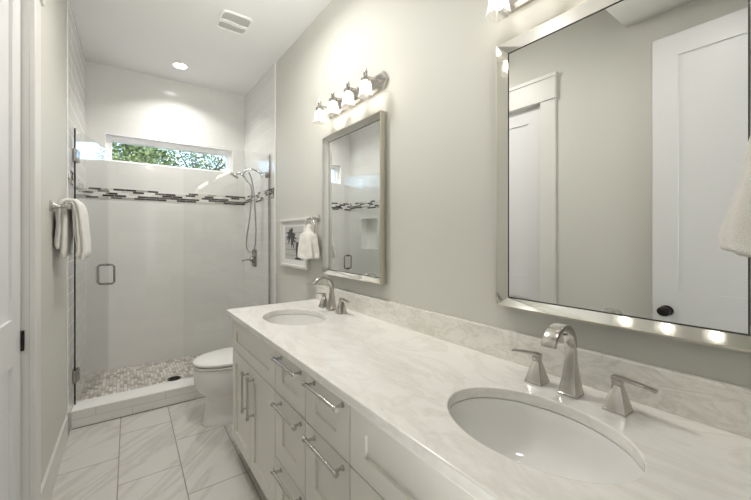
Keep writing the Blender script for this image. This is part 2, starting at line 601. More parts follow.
lbox(bm, 0, .030, D0 - .114, D1 + .125, DH, DH + .155, .002)
lbox(bm, 0, .040, D0 - .124, D1 + .137, DH + .155, DH + .182, .003)
obj('door_casing', bm, M['trim'], cd)
bm = BM()
for a in ((D0 - .001, D0 + .002), (D1 - .002, D1 + .001)):
    lbox(bm, -.14, 0, a[0], a[1], 0, DH)
lbox(bm, -.14, 0, D0, D1, DH - .002, DH + .001)
lbox(bm, -.100, -.0605, D1 - .013, D1 - .002, 0, DH, .002); lbox(bm, -.100, -.0605, D0 + .002, D0 + .013, 0, DH, .002)
obj('door_jamb', bm, M['trim'], cd)
bm = BM(); lbox(bm, -.0225, -.012, D1 - .014, D1 - .0025, .855, .935, .0015); obj('strike_plate', bm, M['black'], cd)
bm = BM(); lbox(bm, -.056, -.0242, D1 - .0088, D1 - .0022, .005, DH - .004); obj('door_gap_shade', bm, M['gap'], cd)  # dark strip painted in as the shade of the gap beside the slab

# entry door standing open against the left wall
bm = BM()
def dbox(bm, n0, n1, s0, s1, z0, z1): box(bm, n0, n1, s0, s1, z0, z1)
panel_door(bm, -.065, .705, .008, 2.435, -.290, -.255, dbox)
ed = struct('door_2', bm, M['door'])
for sx in (-.255,):
    sg = 1 if sx == -.255 else -1
    bm = BM(); lathe(bm, [(.033, 0), (.033, .006), (.012, .010), (.011, .030), (.024, .036), (.031, .048), (.030, .058), (.018, .066)], (0, 0, 0), 'x', 28)
    xform(bm, lambda c: (sx + sg * c.x, .640 + c.y, .890 + c.z * .86))
    obj('door_knob', bm, M['black'], ed, True)
bm = BM(); box(bm, -.284, -.261, .7045, .7075, .86, .92); obj('latch_plate', bm, M['black'], ed)

# ------------------------------------------------------------ vanity cabinet
FX = .54
YS_DIV = (.872, 1.178, 1.4835)
van = thing('vanity_cabinet', 'long off-white shaker vanity cabinet with doors and drawers under the marble countertop', 'cabinet', (.83, 1.15, 0))
bm = BM(); box(bm, FX + .0205, FX + .038, .03, 2.218, .078, .838)
box(bm, FX + .038, XW - .003, .03, .048, .078, .838); box(bm, FX + .038, XW - .003, 2.200, 2.218, .078, .838)
box(bm, FX + .038, XW - .003, .048, 2.200, .078, .096); box(bm, XW - .012, XW - .003, .048, 2.200, .096, .838)
for yy in YS_DIV: box(bm, FX + .038, XW - .012, yy - .008, yy + .008, .096, .80)
obj('body', bm, M['cabinet'], van)
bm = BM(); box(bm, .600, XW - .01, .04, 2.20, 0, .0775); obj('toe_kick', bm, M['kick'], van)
def front(bm, y0, y1, z0, z1, sw, rw):
    box(bm, FX, FX + .02, y0, y0 + sw, z0, z1); box(bm, FX, FX + .02, y1 - sw, y1, z0, z1)
    box(bm, FX, FX + .02, y0 + sw, y1 - sw, z0, z0 + rw); box(bm, FX, FX + .02, y0 + sw, y1 - sw, z1 - rw, z1)
    box(bm, FX + .010, FX + .02, y0 + sw, y1 - sw, z0 + rw, z1 - rw)
def pull(parent, a, b, x=.508):
    """bar pull between the points a and b (y, z)"""
    A = Vector((x, *a)); B = Vector((x, *b)); d = (B - A).normalized()
    bm = BM()
    tube(bm, [A + d * .002, B - d * .002], .0058, 14)
    for P, s in ((A, 1), (B, -1)):
        tube(bm, [P + d * s * .0, P + d * s * .012], .0085, 14)
        q = P + d * s * .018
        tube(bm, [q, Vector((FX + .001, q.y, q.z))], .0052, 12)
        tube(bm, [Vector((FX - .004, q.y, q.z)), Vector((FX + .0005, q.y, q.z))], .0085, 14)
    obj('pull', bm, M['nickel_dark'], parent, True)
g = .0028
ZR = [(.105, .3615), (.3615, .6415), (.6415, .826)]
YS = [(.872, 1.178), (1.178, 1.4835)]
for (y0, y1), pc, hw in ((YS[1], 1.313, .116), (YS[0], 1.006, .114)):
    for (z0, z1), pz in zip(ZR, (.336, .614, .803)):
        bm = BM(); top = z1 > .8
        front(bm, y0 + g, y1 - g, z0 + g, z1 - g, .078, .056 if top else .076)
        d = obj('drawer', bm, M['cabinet'], van)
        pull(d, (pc + hw, pz), (pc - hw, pz))
for y0, y1 in ((1.4835, 2.198), (.13, .872)):
    bm = BM(); front(bm, y0 + g, y1 - g, .6415 + g, .826 - g, .075, .056); obj('false_drawer_front', bm, M['cabinet'], van)
    yc = (y0 + y1) / 2 + .008
    for a, b, py in ((yc, y1, yc + .032), (y0, yc, yc - .062)):
        bm = BM(); front(bm, a + g, b - g, .105 + g, .6415 - g, .062, .064)
        d = obj('door', bm, M['cabinet'], van)
        pull(d, (py, .605), (py, .392))

# ------------------------------------------------------------ countertop with two sink cutouts
CX0, CX1, CY0, CY1, CZ0, CZ1 = .512, XW - .001, .0, 2.231, .839, .870
SINKS = [(.770, 1.815), (.779, .452)]
SA, SB = .158, .216
def counter():
    bm = BM()
    def quad(*p): bm.faces.new([bm.verts.new((x, y, CZ1)) for x, y in p])
    H = .30
    H = min(H, min(cyy for _, cyy in SINKS) - CY0 - .02)
    blocks = sorted((cyy - H, cyy + H, cx, cyy) for cx, cyy in SINKS)
    prev_top = [(CX0, CY0), (CX1, CY0)]
    for y0, y1, cx, cyy in blocks:
        y0 = max(y0, CY0)
        angs = sorted([2 * PI * k / 96 for k in range(96)] + [math.atan2(b - cyy, a - cx) % (2 * PI) for a in (CX0, CX1) for b in (y0, y1)])
        I, O = [], []
        for t in angs:
            c, q = math.cos(t), math.sin(t)
            r = 1 / math.sqrt((c / SA) ** 2 + (q / SB) ** 2)
            I.append((cx + r * c, cyy + r * q))
            ks = []
            if abs(c) > 1e-9: ks.append(((CX1 if c > 0 else CX0) - cx) / c)
            if abs(q) > 1e-9: ks.append(((y1 if q > 0 else y0) - cyy) / q)
            k = min(ks)
            O.append((cx + k * c, cyy + k * q))
        row = lambda yy: sorted((p for p in O if abs(p[1] - yy) < 1e-6))
        lo = row(y0)
        quad(*prev_top, *reversed(lo))
        prev_top = list(row(y1))[::1]
        prev_top = [(p[0], y1) for p in prev_top][::-1][::-1]
        for i in range(len(angs)):
            j = (i + 1) % len(angs)
            quad(I[i], O[i], O[j], I[j])
    quad(*prev_top, (CX1, CY1), (CX0, CY1))
    bmesh.ops.remove_doubles(bm, verts=bm.verts[:], dist=1e-5)
    bmesh.ops.recalc_face_normals(bm, faces=bm.faces[:])
    r = bmesh.ops.extrude_face_region(bm, geom=bm.faces[:])
    for v in [e for e in r['geom'] if isinstance(e, bmesh.types.BMVert)]:
        v.co.z = CZ0
    return bm
ct = obj('vanity_countertop', counter(), M['counter'], loc=(.82, 1.1, CZ0))
tag(ct, 'long white veined marble countertop with two oval sink cutouts on the vanity', 'countertop')
bv = ct.modifiers.new('eased_edge', 'BEVEL'); bv.width = .0035; bv.segments = 2; bv.limit_method = 'ANGLE'; bv.angle_limit = math.radians(50)
bm = BM(); box(bm, XW - .022, XW, .0, 2.231, CZ1, .973, .002, 2)
tag(obj('backsplash', bm, M['splash'], loc=(XW, 1.1, CZ1)), 'low grey veined marble backsplash strip along the wall behind both faucets', 'backsplash')

def sink(cx, cyy, label):
    t = thing('undermount_sink', label, 'sink', (cx, cyy, CZ0), 'undermount sinks in the vanity top')
    bm = BM()
    prof = [(1.07, 0), (1.01, -.0005), (1.0, -.004), (.985, -.03), (.95, -.07), (.87, -.105), (.70, -.130), (.45, -.142), (.16, -.147)]
    rings = [superell(cx, cyy, SA * s, SB * s, CZ0 - .001 + z, 2.0, 64) for s, z in prof]
    # keep the drain round
    rings[-1] = superell(cx, cyy, .024, .024, CZ0 - .148, 2, 64)
    outer = [superell(cx, cyy, SA * s + .008, SB * s + .008, CZ0 - .009 + z, 2.0, 64) for s, z in prof[:-1]]
    outer[0] = superell(cx, cyy, SA * 1.07, SB * 1.07, CZ0 - .009, 2, 64)
    allr = list(reversed(outer)) + rings
    loft(bm, allr, True, False)
    obj('bowl', bm, M['porcelain'], t, True, 50)
    bm = BM(); lathe(bm, [(.021, 0), (.024, .003), (.020, .004), (.012, .0015), (.0, .001)], (cx, cyy, CZ0 - .150), n=28, cap1=False)
    obj('drain', bm, M['nickel'], t, True)
sink(*SINKS[0], 'white oval undermount sink basin at the far end of the vanity beside the toilet')
sink(*SINKS[1], 'large white oval undermount sink basin in the foreground of the marble countertop')

# ------------------------------------------------------------ faucets
def sq(cx, cyy, hx, hy, z):
    return [Vector((cx - hx, cyy - hy, z)), Vector((cx + hx, cyy - hy, z)), Vector((cx + hx, cyy + hy, z)), Vector((cx - hx, cyy + hy, z))]
def bevel_all(bm, w, seg=2):
    bmesh.ops.recalc_face_normals(bm, faces=bm.faces[:])
    es = [e for e in bm.edges if len(e.link_faces) == 2 and e.calc_face_angle(0) > math.radians(35)]
    bmesh.ops.bevel(bm, geom=es, offset=w, segments=seg, affect='EDGES', profile=.5)
def faucet(x, y, label):
    t = thing('widespread_faucet', label, 'faucet', (x, y, CZ1), 'brushed nickel faucets on the vanity')
    z = CZ1
    bm = BM()
    # flared square base column bending over into a flat ribbon spout
    path = [(x, z + .000), (x, z + .006), (x, z + .0065), (x + .001, z + .055), (x + .001, z + .100)]
    hw = [(.0250, .0250), (.0250, .0250), (.0240, .0240), (.0155, .0170), (.0090, .0140)]
    pts = [Vector((px, y, pz)) for px, pz in path]
    R, cxn, czn = .062, x + .001 - .062, z + .131
    for k in range(0, 17):
        a = math.radians(-4 + k * 9.6)
        pts.append(Vector((cxn + R * math.cos(a), y, czn + R * math.sin(a) * 1.05)))
        f = k / 16
        hw.append((.0085 - .002 * f, .0135 + .0050 * f))
    tip = pts[-1]
    pts.append(tip + Vector((-.005, 0, -.012))); hw.append((.006, .0185))
    rings = []
    for i, p in enumerate(pts):
        a = pts[max(i - 1, 0)]; b = pts[min(i + 1, len(pts) - 1)]
        T = (b - a).normalized()
        if i < 4: T = Vector((0, 0, 1))
        N = Vector((T.z, 0, -T.x)); Bv = Vector((0, 1, 0))
        hx, hy = hw[i]
        rings.append([p - N * hx - Bv * hy, p + N * hx - Bv * hy, p + N * hx + Bv * hy, p - N * hx + Bv * hy])
    loft(bm, rings)
    bevel_all(bm, .0018)
    xform(bm, lambda c: (c.x, c.y + .008, c.z))
    obj('spout', bm, M['nickel'], t, True, 30)
    bm = BM(); yr = y + .008; tube(bm, [(x + .018, yr, z + .03), (x + .018, yr, z + .072)], .0025, 8); tube(bm, [(x + .018, yr, z + .072), (x + .018, yr, z + .080)], .005, 10)
    obj('drain_rod', bm, M['nickel'], t, True)
    for s in (1, -1):
        hy = y + s * .106
        bm = BM()
        loft(bm, [sq(x, hy, .0262, .0262, z), sq(x, hy, .0262, .0262, z + .006), sq(x, hy, .025, .025, z + .007), sq(x, hy, .0105, .0105, z + .064), sq(x, hy, .0085, .0085, z + .066), sq(x, hy, .0108, .0108, z + .068), sq(x, hy, .0108, .0108, z + .079)])
        bevel_all(bm, .0014)
        h = obj('handle', bm, M['nickel'], t, True, 30)
        bm = BM()
        rings = []
        for d, w, th, lift in ((-.012, .010, .0045, 0), (.010, .010, .0042, .001), (.050, .0085, .0032, -.003), (.074, .0085, .0030, -.006), (.080, .0095, .0038, -.007)):
            yy = hy + s * d; zz = z + .083 + lift
            rings.append([Vector((x - w, yy, zz - th)), Vector((x + w, yy, zz - th)), Vector((x + w, yy, zz + th)), Vector((x - w, yy, zz + th))])
        loft(bm, rings); bevel_all(bm, .0012)
        obj('lever', bm, M['nickel'], h, True, 30)
faucet(1.014, 1.835, 'brushed nickel widespread faucet behind the far sink')
faucet(1.014, .464, 'brushed nickel widespread faucet behind the large foreground sink')

# ------------------------------------------------------------ framed mirrors
def wall_mirror(y0, y1, z0, z1, label):
    t = thing('framed_mirror', label, 'mirror', (XW, (y0 + y1) / 2, z0), 'silver framed vanity mirrors')
    D, w, lip = .040, .029, .005
    def ring(i, x):
        return [Vector((x, y0 + i, z0 + i)), Vector((x, y1 - i, z0 + i)), Vector((x, y1 - i, z1 - i)), Vector((x, y0 + i, z1 - i))]
    bm = BM(); loft(bm, [ring(.002, XW), ring(.002, XW - .012), ring(0, XW - .012), ring(0, XW - D), ring(lip, XW - D)], False, False)
    obj('frame_edge', bm, M['frame_edge'], t)
    bm = BM(); loft(bm, [ring(lip, XW - D), ring(w, XW - .007)], False, False)
    obj('frame_bevel', bm, M['frame_mirror'], t)
    bm = BM(); loft(bm, [ring(w, XW - .0075), ring(w + .0035, XW - .0065)], False, False)
    obj('inner_gap_shade', bm, M['gap'], t)  # dark strip painted in as the shadow gap around the mirror glass
    bm = BM(); i = w + .001; box(bm, XW - .006, XW - .001, y0 + i, y1 - i, z0 + i, z1 - i)
    obj('mirror_glass', bm, M['mirror'], t)
wall_mirror(1.455, 2.102, 1.056, 1.962, 'silver framed rectangular mirror over the far sink, reflecting the shower')
wall_mirror(.112, .766, 1.061, 1.991, 'large silver framed mirror over the near sink, reflecting two white doors')

# ------------------------------------------------------------ vanity lights
def vanity_light(yc, label, zc=2.108):
    t = thing('vanity_light', label, 'light fixture', (XW, yc, zc), 'four-lamp bath bars above the mirrors')
    bm = BM()
    hl, hh = .325, .046
    prof = [(-hl, 0), (-hl + .03, -hh), (hl - .03, -hh), (hl, 0), (hl - .03, hh), (-hl + .03, hh)]
    loft(bm, [[Vector((XW, yc + a, zc + .02 + b)) for a, b in prof], [Vector((XW - .016, yc + a, zc + .02 + b)) for a, b in prof], [Vector((XW - .024, yc + a * .97, zc + .02 + b * .72)) for a, b in prof]])
    obj('back_plate', bm, M['nickel'], t)
    for k in range(4):
        y = yc + (1.5 - k) * .172
        x = XW - .102
        bm = BM()
        tube(bm, [(XW - .02, y, zc + .030), (x, y, zc + .030)], .0055, 10)
        tube(bm, [(x, y, zc + .052), (x, y, zc + .018)], .011, 12)
        lathe(bm, [(.012, .0), (.024, -.004), (.026, -.020), (.020, -.024)], (x, y, zc + .022), n=20)
        tube(bm, [(x, y, zc + .050), (x, y, zc + .072)], [.010, .005], 10)
        a = obj('lamp_arm', bm, M['nickel'], t, True)
        bm = BM()
        def fl(s, h, z): return superell(x, y, s, s, z, 4.5, 32)
        outer = [fl(.018, 0, zc + .010), fl(.024, 0, zc - .006), fl(.027, 0, zc - .040), fl(.034, 0, zc - .078)]
        loft(bm, outer, False, False)
        obj('lamp_shade', bm, M['shade'], t, True)
        bm = BM()
        lathe(bm, [(.0125, .012), (.0165, .003), (.018, -.008), (.0155, -.018), (.010, -.025), (.0, -.028)], (x, y, zc - .030), n=18, cap0=False, cap1=False)
        lb = obj('bulb', bm, M['bulb'], t, True)
        bm = BM()
        lathe(bm, [(.008, .036), (.010, .018), (.0125, .004), (.0135, .0), (.0130, -.003), (.0120, -.003)], (x, y, zc - .0155), n=18, cap1=False)
        obj('bulb_base', bm, M['plastic'], lb, True)
vanity_light(1.758, 'brushed nickel four-lamp vanity light above the far mirror')
vanity_light(.452, 'vanity light above the large near mirror, only its end lamp in view', 2.128)

# ------------------------------------------------------------ ceiling things
def can(x, y, label, ZC=ZC):
    t = thing('recessed_downlight', label, 'light fixture', (x, y, ZC), 'recessed ceiling lights')
    bm = BM(); lathe(bm, [(.076, 0), (.076, -.004), (.070, -.007), (.056, -.007), (.052, -.002), (.052, .0)], (x, y, ZC), n=40, cap0=False, cap1=False)
    obj('trim_ring', bm, M['plastic'], t, True)
    bm = BM(); lathe(bm, [(.0525, 0), (.0525, -.003)], (x, y, ZC - .0005), n=40)
    obj('lens', bm, M['can_lens'], t)
can(.437, 3.637, 'round white recessed ceiling light glowing over the shower')
can(.42, .50, 'round white recessed fill light added in the lower entry ceiling, out of frame', 2.61)  # unseen downlight added to brighten the entry end
t = thing('flush_ceiling_light', 'flush round ceiling light in mid room seen only as a glint in the shower tile', 'light fixture', (.47, 1.92, ZC))
bm = BM(); lathe(bm, [(.19, 0), (.19, -.03), (.185, -.034)], (.47, 1.92, ZC), n=40); obj('base_ring', bm, M['nickel'], t, True)
bm = BM(); lathe(bm, [(.175, -.034), (.16, -.070), (.115, -.095), (.04, -.108), (.0, -.109)], (.47, 1.92, ZC), n=40, cap0=False, cap1=False); obj('bowl_shade', bm, emit('flush_bowl_glow', (1, .965, .91), 9.5), t, True)

t = thing('exhaust_fan_grille', 'white rounded-square exhaust fan cover on the ceiling between shower and mirror', 'vent', (.667, 2.672, ZC))
bm = BM()
def rr(s, z, e=7): return superell(.667, 2.672, .104 * s, .122 * s, z, e, 56)
loft(bm, [rr(1, ZC), rr(1, ZC - .006), rr(.98, ZC - .011), rr(.90, ZC - .012), rr(.89, ZC - .005)], False, False)
obj('cover_rim', bm, M['plastic'], t, True)
bm = BM(); loft(bm, [rr(.895, ZC - .0035), rr(.895, ZC - .0055)])
obj('grille_mesh', bm, M['grille'], t)
bm = BM()
rings = []
for k in range(13):
    a = -1 + k / 6
    x = .667 + a * .094
    yb = 2.672 + .012 + .007 * math.sin(a * 3)
    rings.append([Vector((x, yb - .018, ZC - .0056)), Vector((x, yb + .018, ZC - .0056)), Vector((x, yb + .016, ZC - .012)), Vector((x, yb - .016, ZC - .012))])
loft(bm, rings)
obj('centre_bar', bm, M['plastic'], t, True)

# ------------------------------------------------------------ shower glass
HX, HY = -.262, 3.20
dv = Vector((.239, .971, 0)).normalized(); dn = Vector((dv.y, -dv.x, 0))
def G(p):  # door frame: p.x along the pane, p.y across it
    q = Vector((HX, HY, 0)) + dv * p[0] + dn * p[1]
    return (q.x, q.y, p[2])
def pane(bm, x0, x1, y0, y1, z0, z1, faces_edge):
    vs = box(bm, x0, x1, y0, y1, z0, z1)
    for f in {f for v in vs for f in v.link_faces}:
        n = f.normal if f.normal.length > 0 else f.calc_center_median()
        f.normal_update()
        if f.normal.x < -.5 and faces_edge: f.material_index = 1
gd = thing('glass_shower_door', 'frameless clear glass shower door standing open into the shower at left', 'shower door', (HX, HY, .13))
bm = BM(); pane(bm, .008, .712, -.005, .005, .135, 2.06, True)
xform(bm, G); obj('glass_pane', bm, [M['glass'], M['edge']], gd)
for zc in (1.87, .335):
    bm = BM(); box(bm, -.012, .055, -.013, .013, zc - .045, zc + .045, .003, 2); xform(bm, G)
    box(bm, LX(3.2) + T0 + .0005, LX(3.2) + T0 + .016, 3.17, 3.235, zc - .045, zc + .045, .003, 2)
    obj('hinge', bm, M['pewter'], gd, True)
for s in (1, -1):
    bm = BM()
    pts = [(.655, s * .005, .895), (.655, s * .045, .895), (.655, s * .060, .910), (.655, s * .060, 1.045), (.655, s * .045, 1.060), (.655, s * .005, 1.060)]
    tube(bm, pts, .0085, 12)
    for zz in (.895, 1.060):
        tube(bm, [(.655, s * .0052, zz), (.655, s * .010, zz)], .013, 14)
    xform(bm, G); obj('handle', bm, M['pewter'], gd, True, 60)
fg = thing('fixed_glass_panel', 'fixed clear glass shower panel beside the toilet, clamped to the right wall', 'glass panel', (.77, HY, .123))
bm = BM(); pane(bm, .411, XW - .014, HY - .005, HY + .005, .124, 2.06, False); obj('glass_pane', bm, [M['glass'], M['edge']], fg)
for zc in (1.87, .34):
    bm = BM(); box(bm, XW - .055, XW - .0105, HY - .012, HY + .012, zc - .024, zc + .024, .003, 2); obj('wall_clamp', bm, M['pewter'], fg, True)
bm = BM(); box(bm, XW - .026, XW - .0102, HY - .009, HY + .009, .124, 2.06); obj('wall_channel', bm, M['nickel'], fg)

# ------------------------------------------------------------ shower fittings
sh = thing('hand_shower', 'chrome hand shower with hanging hose loop on the right shower wall', 'shower head', (XW, 3.45, 1.9))
bm = BM()
lathe(bm, [(.030, -.0105), (.030, -.016), (.014, -.022)], (XW, 3.42, 1.905), 'x', 24)
tube(bm, smooth_path([(XW - .015, 3.42, 1.905), (1.075, 3.43, 1.935), (1.02, 3.445, 1.955), (.965, 3.46, 1.935), (.945, 3.465, 1.905)], 8), .0095, 12)
obj('shower_arm', bm, M['chrome'], sh, True)
bm = BM()
tube(bm, [(.957, 3.462, 1.925), (.945, 3.465, 1.885)], .015, 14)
tube(bm, smooth_path([(.985, 3.455, 1.83), (.955, 3.462, 1.88), (.915, 3.475, 1.905), (.885, 3.485, 1.905)], 6), [.011] * 12 + [.013] * 6 + [.016], 12)
hd = BM(); lathe(hd, [(.012, .022), (.038, .012), (.046, 0), (.044, -.006), (.0, -.007)], (0, 0, 0), n=28, cap1=False)
R_ = Matrix.Rotation(math.radians(28), 4, 'Y')
xform(hd, lambda c: R_ @ c + Vector((.868, 3.49, 1.885)))
me = bpy.data.meshes.new('tmp'); hd.to_mesh(me); hd.free(); bm.from_mesh(me); bpy.data.meshes.remove(me)
obj('spray_head', bm, M['chrome'], sh, True)
bm = BM()
hp = [(.985, 3.455, 1.835), (1.010, 3.452, 1.80), (1.025, 3.45, 1.74), (1.022, 3.46, 1.66), (1.012, 3.475, 1.50), (.995, 3.50, 1.33), (.990, 3.51, 1.22), (1.003, 3.50, 1.165), (1.030, 3.47, 1.155), (1.052, 3.45, 1.20), (1.058, 3.435, 1.36), (1.048, 3.43, 1.56), (1.040, 3.435, 1.72), (1.02, 3.45, 1.86), (.995, 3.452, 1.925)]
tube(bm, smooth_path(hp, 6), .0065, 10)
obj('hose', bm, M['hose'], sh, True)
vv = thing('shower_valve', 'square nickel shower valve with lever on the tiled right wall', 'shower valve', (XW, 3.66, 1.07))
bm = BM(); box(bm, XW - .019, XW - .0105, 3.59, 3.73, 1.00, 1.17, .006, 2); obj('valve_plate', bm, M['pewter'], vv, True)
bm = BM(); lathe(bm, [(.030, -.019), (.028, -.045), (.020, -.060), (.0, -.062)], (XW, 3.66, 1.07), 'x', 24, cap1=False)
tube(bm, [(XW - .052, 3.66, 1.07), (XW - .115, 3.672, 1.064), (XW - .135, 3.675, 1.052)], [.010, .008, .007], 12)
obj('valve_lever', bm, M['pewter'], vv, True)
bm = BM(); lathe(bm, [(.052, 0), (.052, .003), (.046, .004), (.044, .002), (.0, .002)], (.370, 3.455, .0855), n=32, cap1=False)
for k in range(4): box(bm, .334, .406, 3.4275 + k * .016, 3.4335 + k * .016, .0875, .0905)
tag(obj('floor_drain', bm, M['black'], loc=(.37, 3.455, .0855), smooth=True), 'round dark metal drain cover set in the shower floor mosaic', 'drain')

# ------------------------------------------------------------ toilet
ty = 2.685
to = thing('toilet', 'white two-piece toilet with closed lid between the vanity and shower', 'toilet', (.75, ty, 0))
bm = BM()
def egg(x0, x1, b, z, n=48, e=2.2):
    """elongated bowl outline, round nose at x0, flatter at x1"""
    out = []
    cxx = x0 + (x1 - x0) * .58
    for k in range(n):
        t = 2 * PI * k / n
        c, s = math.cos(t), math.sin(t)
        if c < 0: x = cxx + (cxx - x0) * c
        else: x = cxx + (x1 - cxx) * math.copysign(abs(c) ** .6, c)
        out.append(Vector((x, ty + b * math.copysign(abs(s) ** (2 / e), s), z)))
    return out
lev = [(.452, 1.02, .128, 0), (.448, 1.02, .130, .012), (.462, 1.00, .120, .04), (.470, .99, .114, .10), (.474, .99, .114, .175), (.470, .99, .120, .195), (.452, .985, .142, .212), (.428, .98, .160, .240), (.412, .97, .172, .275), (.404, .96, .180, .32), (.401, .95, .183, .365), (.401, .95, .183, .394), (.404, .945, .180, .399)]
rings = [egg(*l) for l in lev]
loft(bm, rings)
obj('bowl', bm, M['porcelain'], to, True, 60)
def slab(x0, x1, b, z0, z1, r=.006):
    b2 = BM()
    loft(b2, [egg(x0 + r, x1 - r, b - r, z0), egg(x0, x1, b, z0 + r * .7), egg(x0, x1, b, z1 - r), egg(x0 + r * .6, x1 - r, b - r * .6, z1 - r * .3), egg(x0 + r * 2.5, x1 - r * 2, b - r * 2.5, z1)])
    return b2
obj('seat', slab(.400, .885, .185, .4045, .4165, .003), M['porcelain'], to, True, 60)
b2 = slab(.398, .885, .186, .4235, .444, .006)
for v in b2.verts: v.co.z += .004 * (1 - ((v.co.x - .66) / .28) ** 2) * (1 if v.co.z > .43 else 0)
obj('lid', b2, M['porcelain'], to, True, 60)
bm = BM(); box(bm, .865, .905, ty - .09, ty + .09, .401, .436, .006, 2); obj('seat_hinge', bm, M['porcelain'], to, True)
bm = BM()
loft(bm, [[Vector((a, b, z)) for a, b in ((x0, ty - w), (1.108, ty - w), (1.108, ty + w), (x0, ty + w))] for x0, w, z in ((.925, .185, .385), (.912, .20, .50), (.905, .205, .675))])
bevel_all(bm, .012, 3); obj('tank', bm, M['porcelain'], to, True, 50)
bm = BM(); box(bm, .895, 1.112, ty - .215, ty + .215, .6755, .708, .008, 3); obj('tank_lid', bm, M['porcelain'], to, True)
bm = BM(); tube(bm, [(.909, ty - .15, .63), (.890, ty - .15, .63)], .010, 12); tube(bm, [(.890, ty - .155, .63), (.888, ty - .085, .625)], .006, 10); obj('flush_lever', bm, M['chrome'], to, True)

# ------------------------------------------------------------ framed print
pc = thing('framed_print', 'white framed black and white palm print hanging above the toilet', 'picture', (XW, 2.64, 1.06))
y0, y1, z0, z1 = 2.372, 2.905, 1.060, 1.448
bm = BM()
for a in ((y0, y1, z0, z0 + .022), (y0, y1, z1 - .022, z1), (y0, y0 + .022, z0 + .022, z1 - .022), (y1 - .022, y1, z0 + .022, z1 - .022)):
    box(bm, XW - .028, XW - .001, a[0], a[1], a[2], a[3], .002)
obj('frame', bm, M['trim'], pc)
bm = BM(); box(bm, XW - .014, XW - .002, y0 + .02, y1 - .02, z0 + .02, z1 - .02); obj('mat_board', bm, M['paper'], pc)
bm = BM()
px = XW - .0145
ay0, ay1, az0, az1 = y0 + .085, y1 - .085, z0 + .062, z1 - .062
def flat(pts, dx, mi):
    f = bm.faces.new([bm.verts.new((px - dx, a, b)) for a, b in pts]); f.material_index = mi
flat([(ay0, az0), (ay1, az0), (ay1, az1), (ay0, az1)], 0, 0)
for k in range(5): flat([(ay0, az0 + .03 + k * .045), (ay1, az0 + .032 + k * .045), (ay1, az0 + .037 + k * .045), (ay0, az0 + .035 + k * .045)], .0003, 1)
rng = random.Random(3)
pcx, pcz = ay1 - .13, az1 - .085
for k in range(15):
    a = -.5 + k * (2 * PI * .8 / 14) + rng.uniform(-.1, .1)
    ln = rng.uniform(.07, .115)
    d = Vector((math.cos(a), math.sin(a))); nrm = Vector((-d.y, d.x)) * rng.uniform(.010, .016)
    c0 = Vector((pcx, pcz)); mid = c0 + d * ln * .55; tip = c0 + d * ln + Vector((0, -.02))
    cl = lambda p: (min(max(p[0], ay0), ay1), min(max(p[1], az0), az1))
    flat([cl(c0), cl(mid + nrm), cl(tip), cl(mid - nrm)], .0006 + k * .00002, 2)
# urn with stand
ux = ay0 + .10
flat([(ux - .025, az0 + .015), (ux + .025, az0 + .015), (ux + .045, az0 + .085), (ux + .028, az0 + .14), (ux - .028, az0 + .14), (ux - .045, az0 + .085)], .0011, 2)
flat([(ux - .06, az0 + .004), (ux + .06, az0 + .004), (ux + .05, az0 + .018), (ux - .05, az0 + .018)], .0012, 2)
flat([(pcx - .006, pcz), (pcx + .008, pcz), (ux + .02, az0 + .13), (ux - .005, az0 + .13)], .0012, 2)
bmesh.ops.recalc_face_normals(bm, faces=bm.faces[:])
obj('print', bm, [M['print_grey'], M['print_mid'], M['print_dark']], pc)

# ------------------------------------------------------------ towel rings and towels
def ring_set(y, zr, label):
    t = thing('towel_ring', label, 'towel ring', (XW, y, zr))
    bm = BM()
    lathe(bm, [(.026, 0), (.026, -.008), (.020, -.012), (.010, -.020), (.009, -.060), (.012, -.066), (.0, -.068)], (XW, y, zr), 'x', 24, cap1=False)
    obj('post', bm, M['nickel'], t, True)
    bm = BM()
    R = .070
    pts = [Vector((XW - .062, y + R * math.sin(a), zr - R + .006 + R * math.cos(a))) for a in [2 * PI * k / 40 for k in range(41)]]
    tube(bm, pts, .0048, 10)
    obj('ring', bm, M['nickel'], t, True)
    return t
def hung_towel(y, x, prof, pleats, label, seed, phase=0.0):
    """prof: (z, half width along the wall, half depth, pleat amount)"""
    bm = BM()
    n = 120
    P = smooth_path([Vector((p[1], p[2], p[3])) for p in prof], 8)
    Zp = smooth_path([Vector((p[0], 0, 0)) for p in prof], 8)
    rings = []
    for q, zz in zip(P, Zp):
        ring = []
        for k in range(n):
            a = 2 * PI * k / n
            w = 1 + q.z * (.6 * math.cos(pleats * a + phase + 2.0 * math.sin(zz.x * 9 + seed)) + .4 * math.cos((pleats + 4) * a - 1.3 * phase + zz.x * 6))
            c, s = math.cos(a), math.sin(a)
            e = 2 / 2.6
            ex = math.copysign(abs(c) ** e, c) * q.y * w
            ey = math.copysign(abs(s) ** e, s) * q.x * (1 + (w - 1) * .55)
            dz = .006 * math.sin(3 * a + seed) if zz.x < prof[-1][0] + .05 else 0
            v = Vector((x + ex, y + ey, zz.x + dz))
            v += Vector((1, 1, 0)) * (mnoise.noise(v * 34) * .004)
            ring.append(v)
        rings.append(ring)
    loft(bm, rings)
    o = obj('hand_towel', bm, M['terry'], loc=(x, y, prof[0][0]), smooth=True, angle=75)
    return tag(o, label, 'towel')
ring_set(2.236, 1.432, 'small nickel towel ring on the wall left of the far mirror')
hung_towel(2.262, XW - .062, [(1.392, .012, .010, .1), (1.38, .026, .016, .15), (1.355, .030, .018, .22), (1.340, .040, .024, .2), (1.328, .078, .034, .2), (1.300, .096, .044, .22), (1.25, .106, .046, .24), (1.20, .116, .048, .26), (1.168, .124, .048, .26), (1.157, .121, .045, .24), (1.154, .09, .03, .2)],
    5, 'white gathered hand towel hanging over the edge of the palm print', 1.0, .6)
ring_set(.030, 1.655, 'nickel towel ring right of the large mirror, out of frame at right')
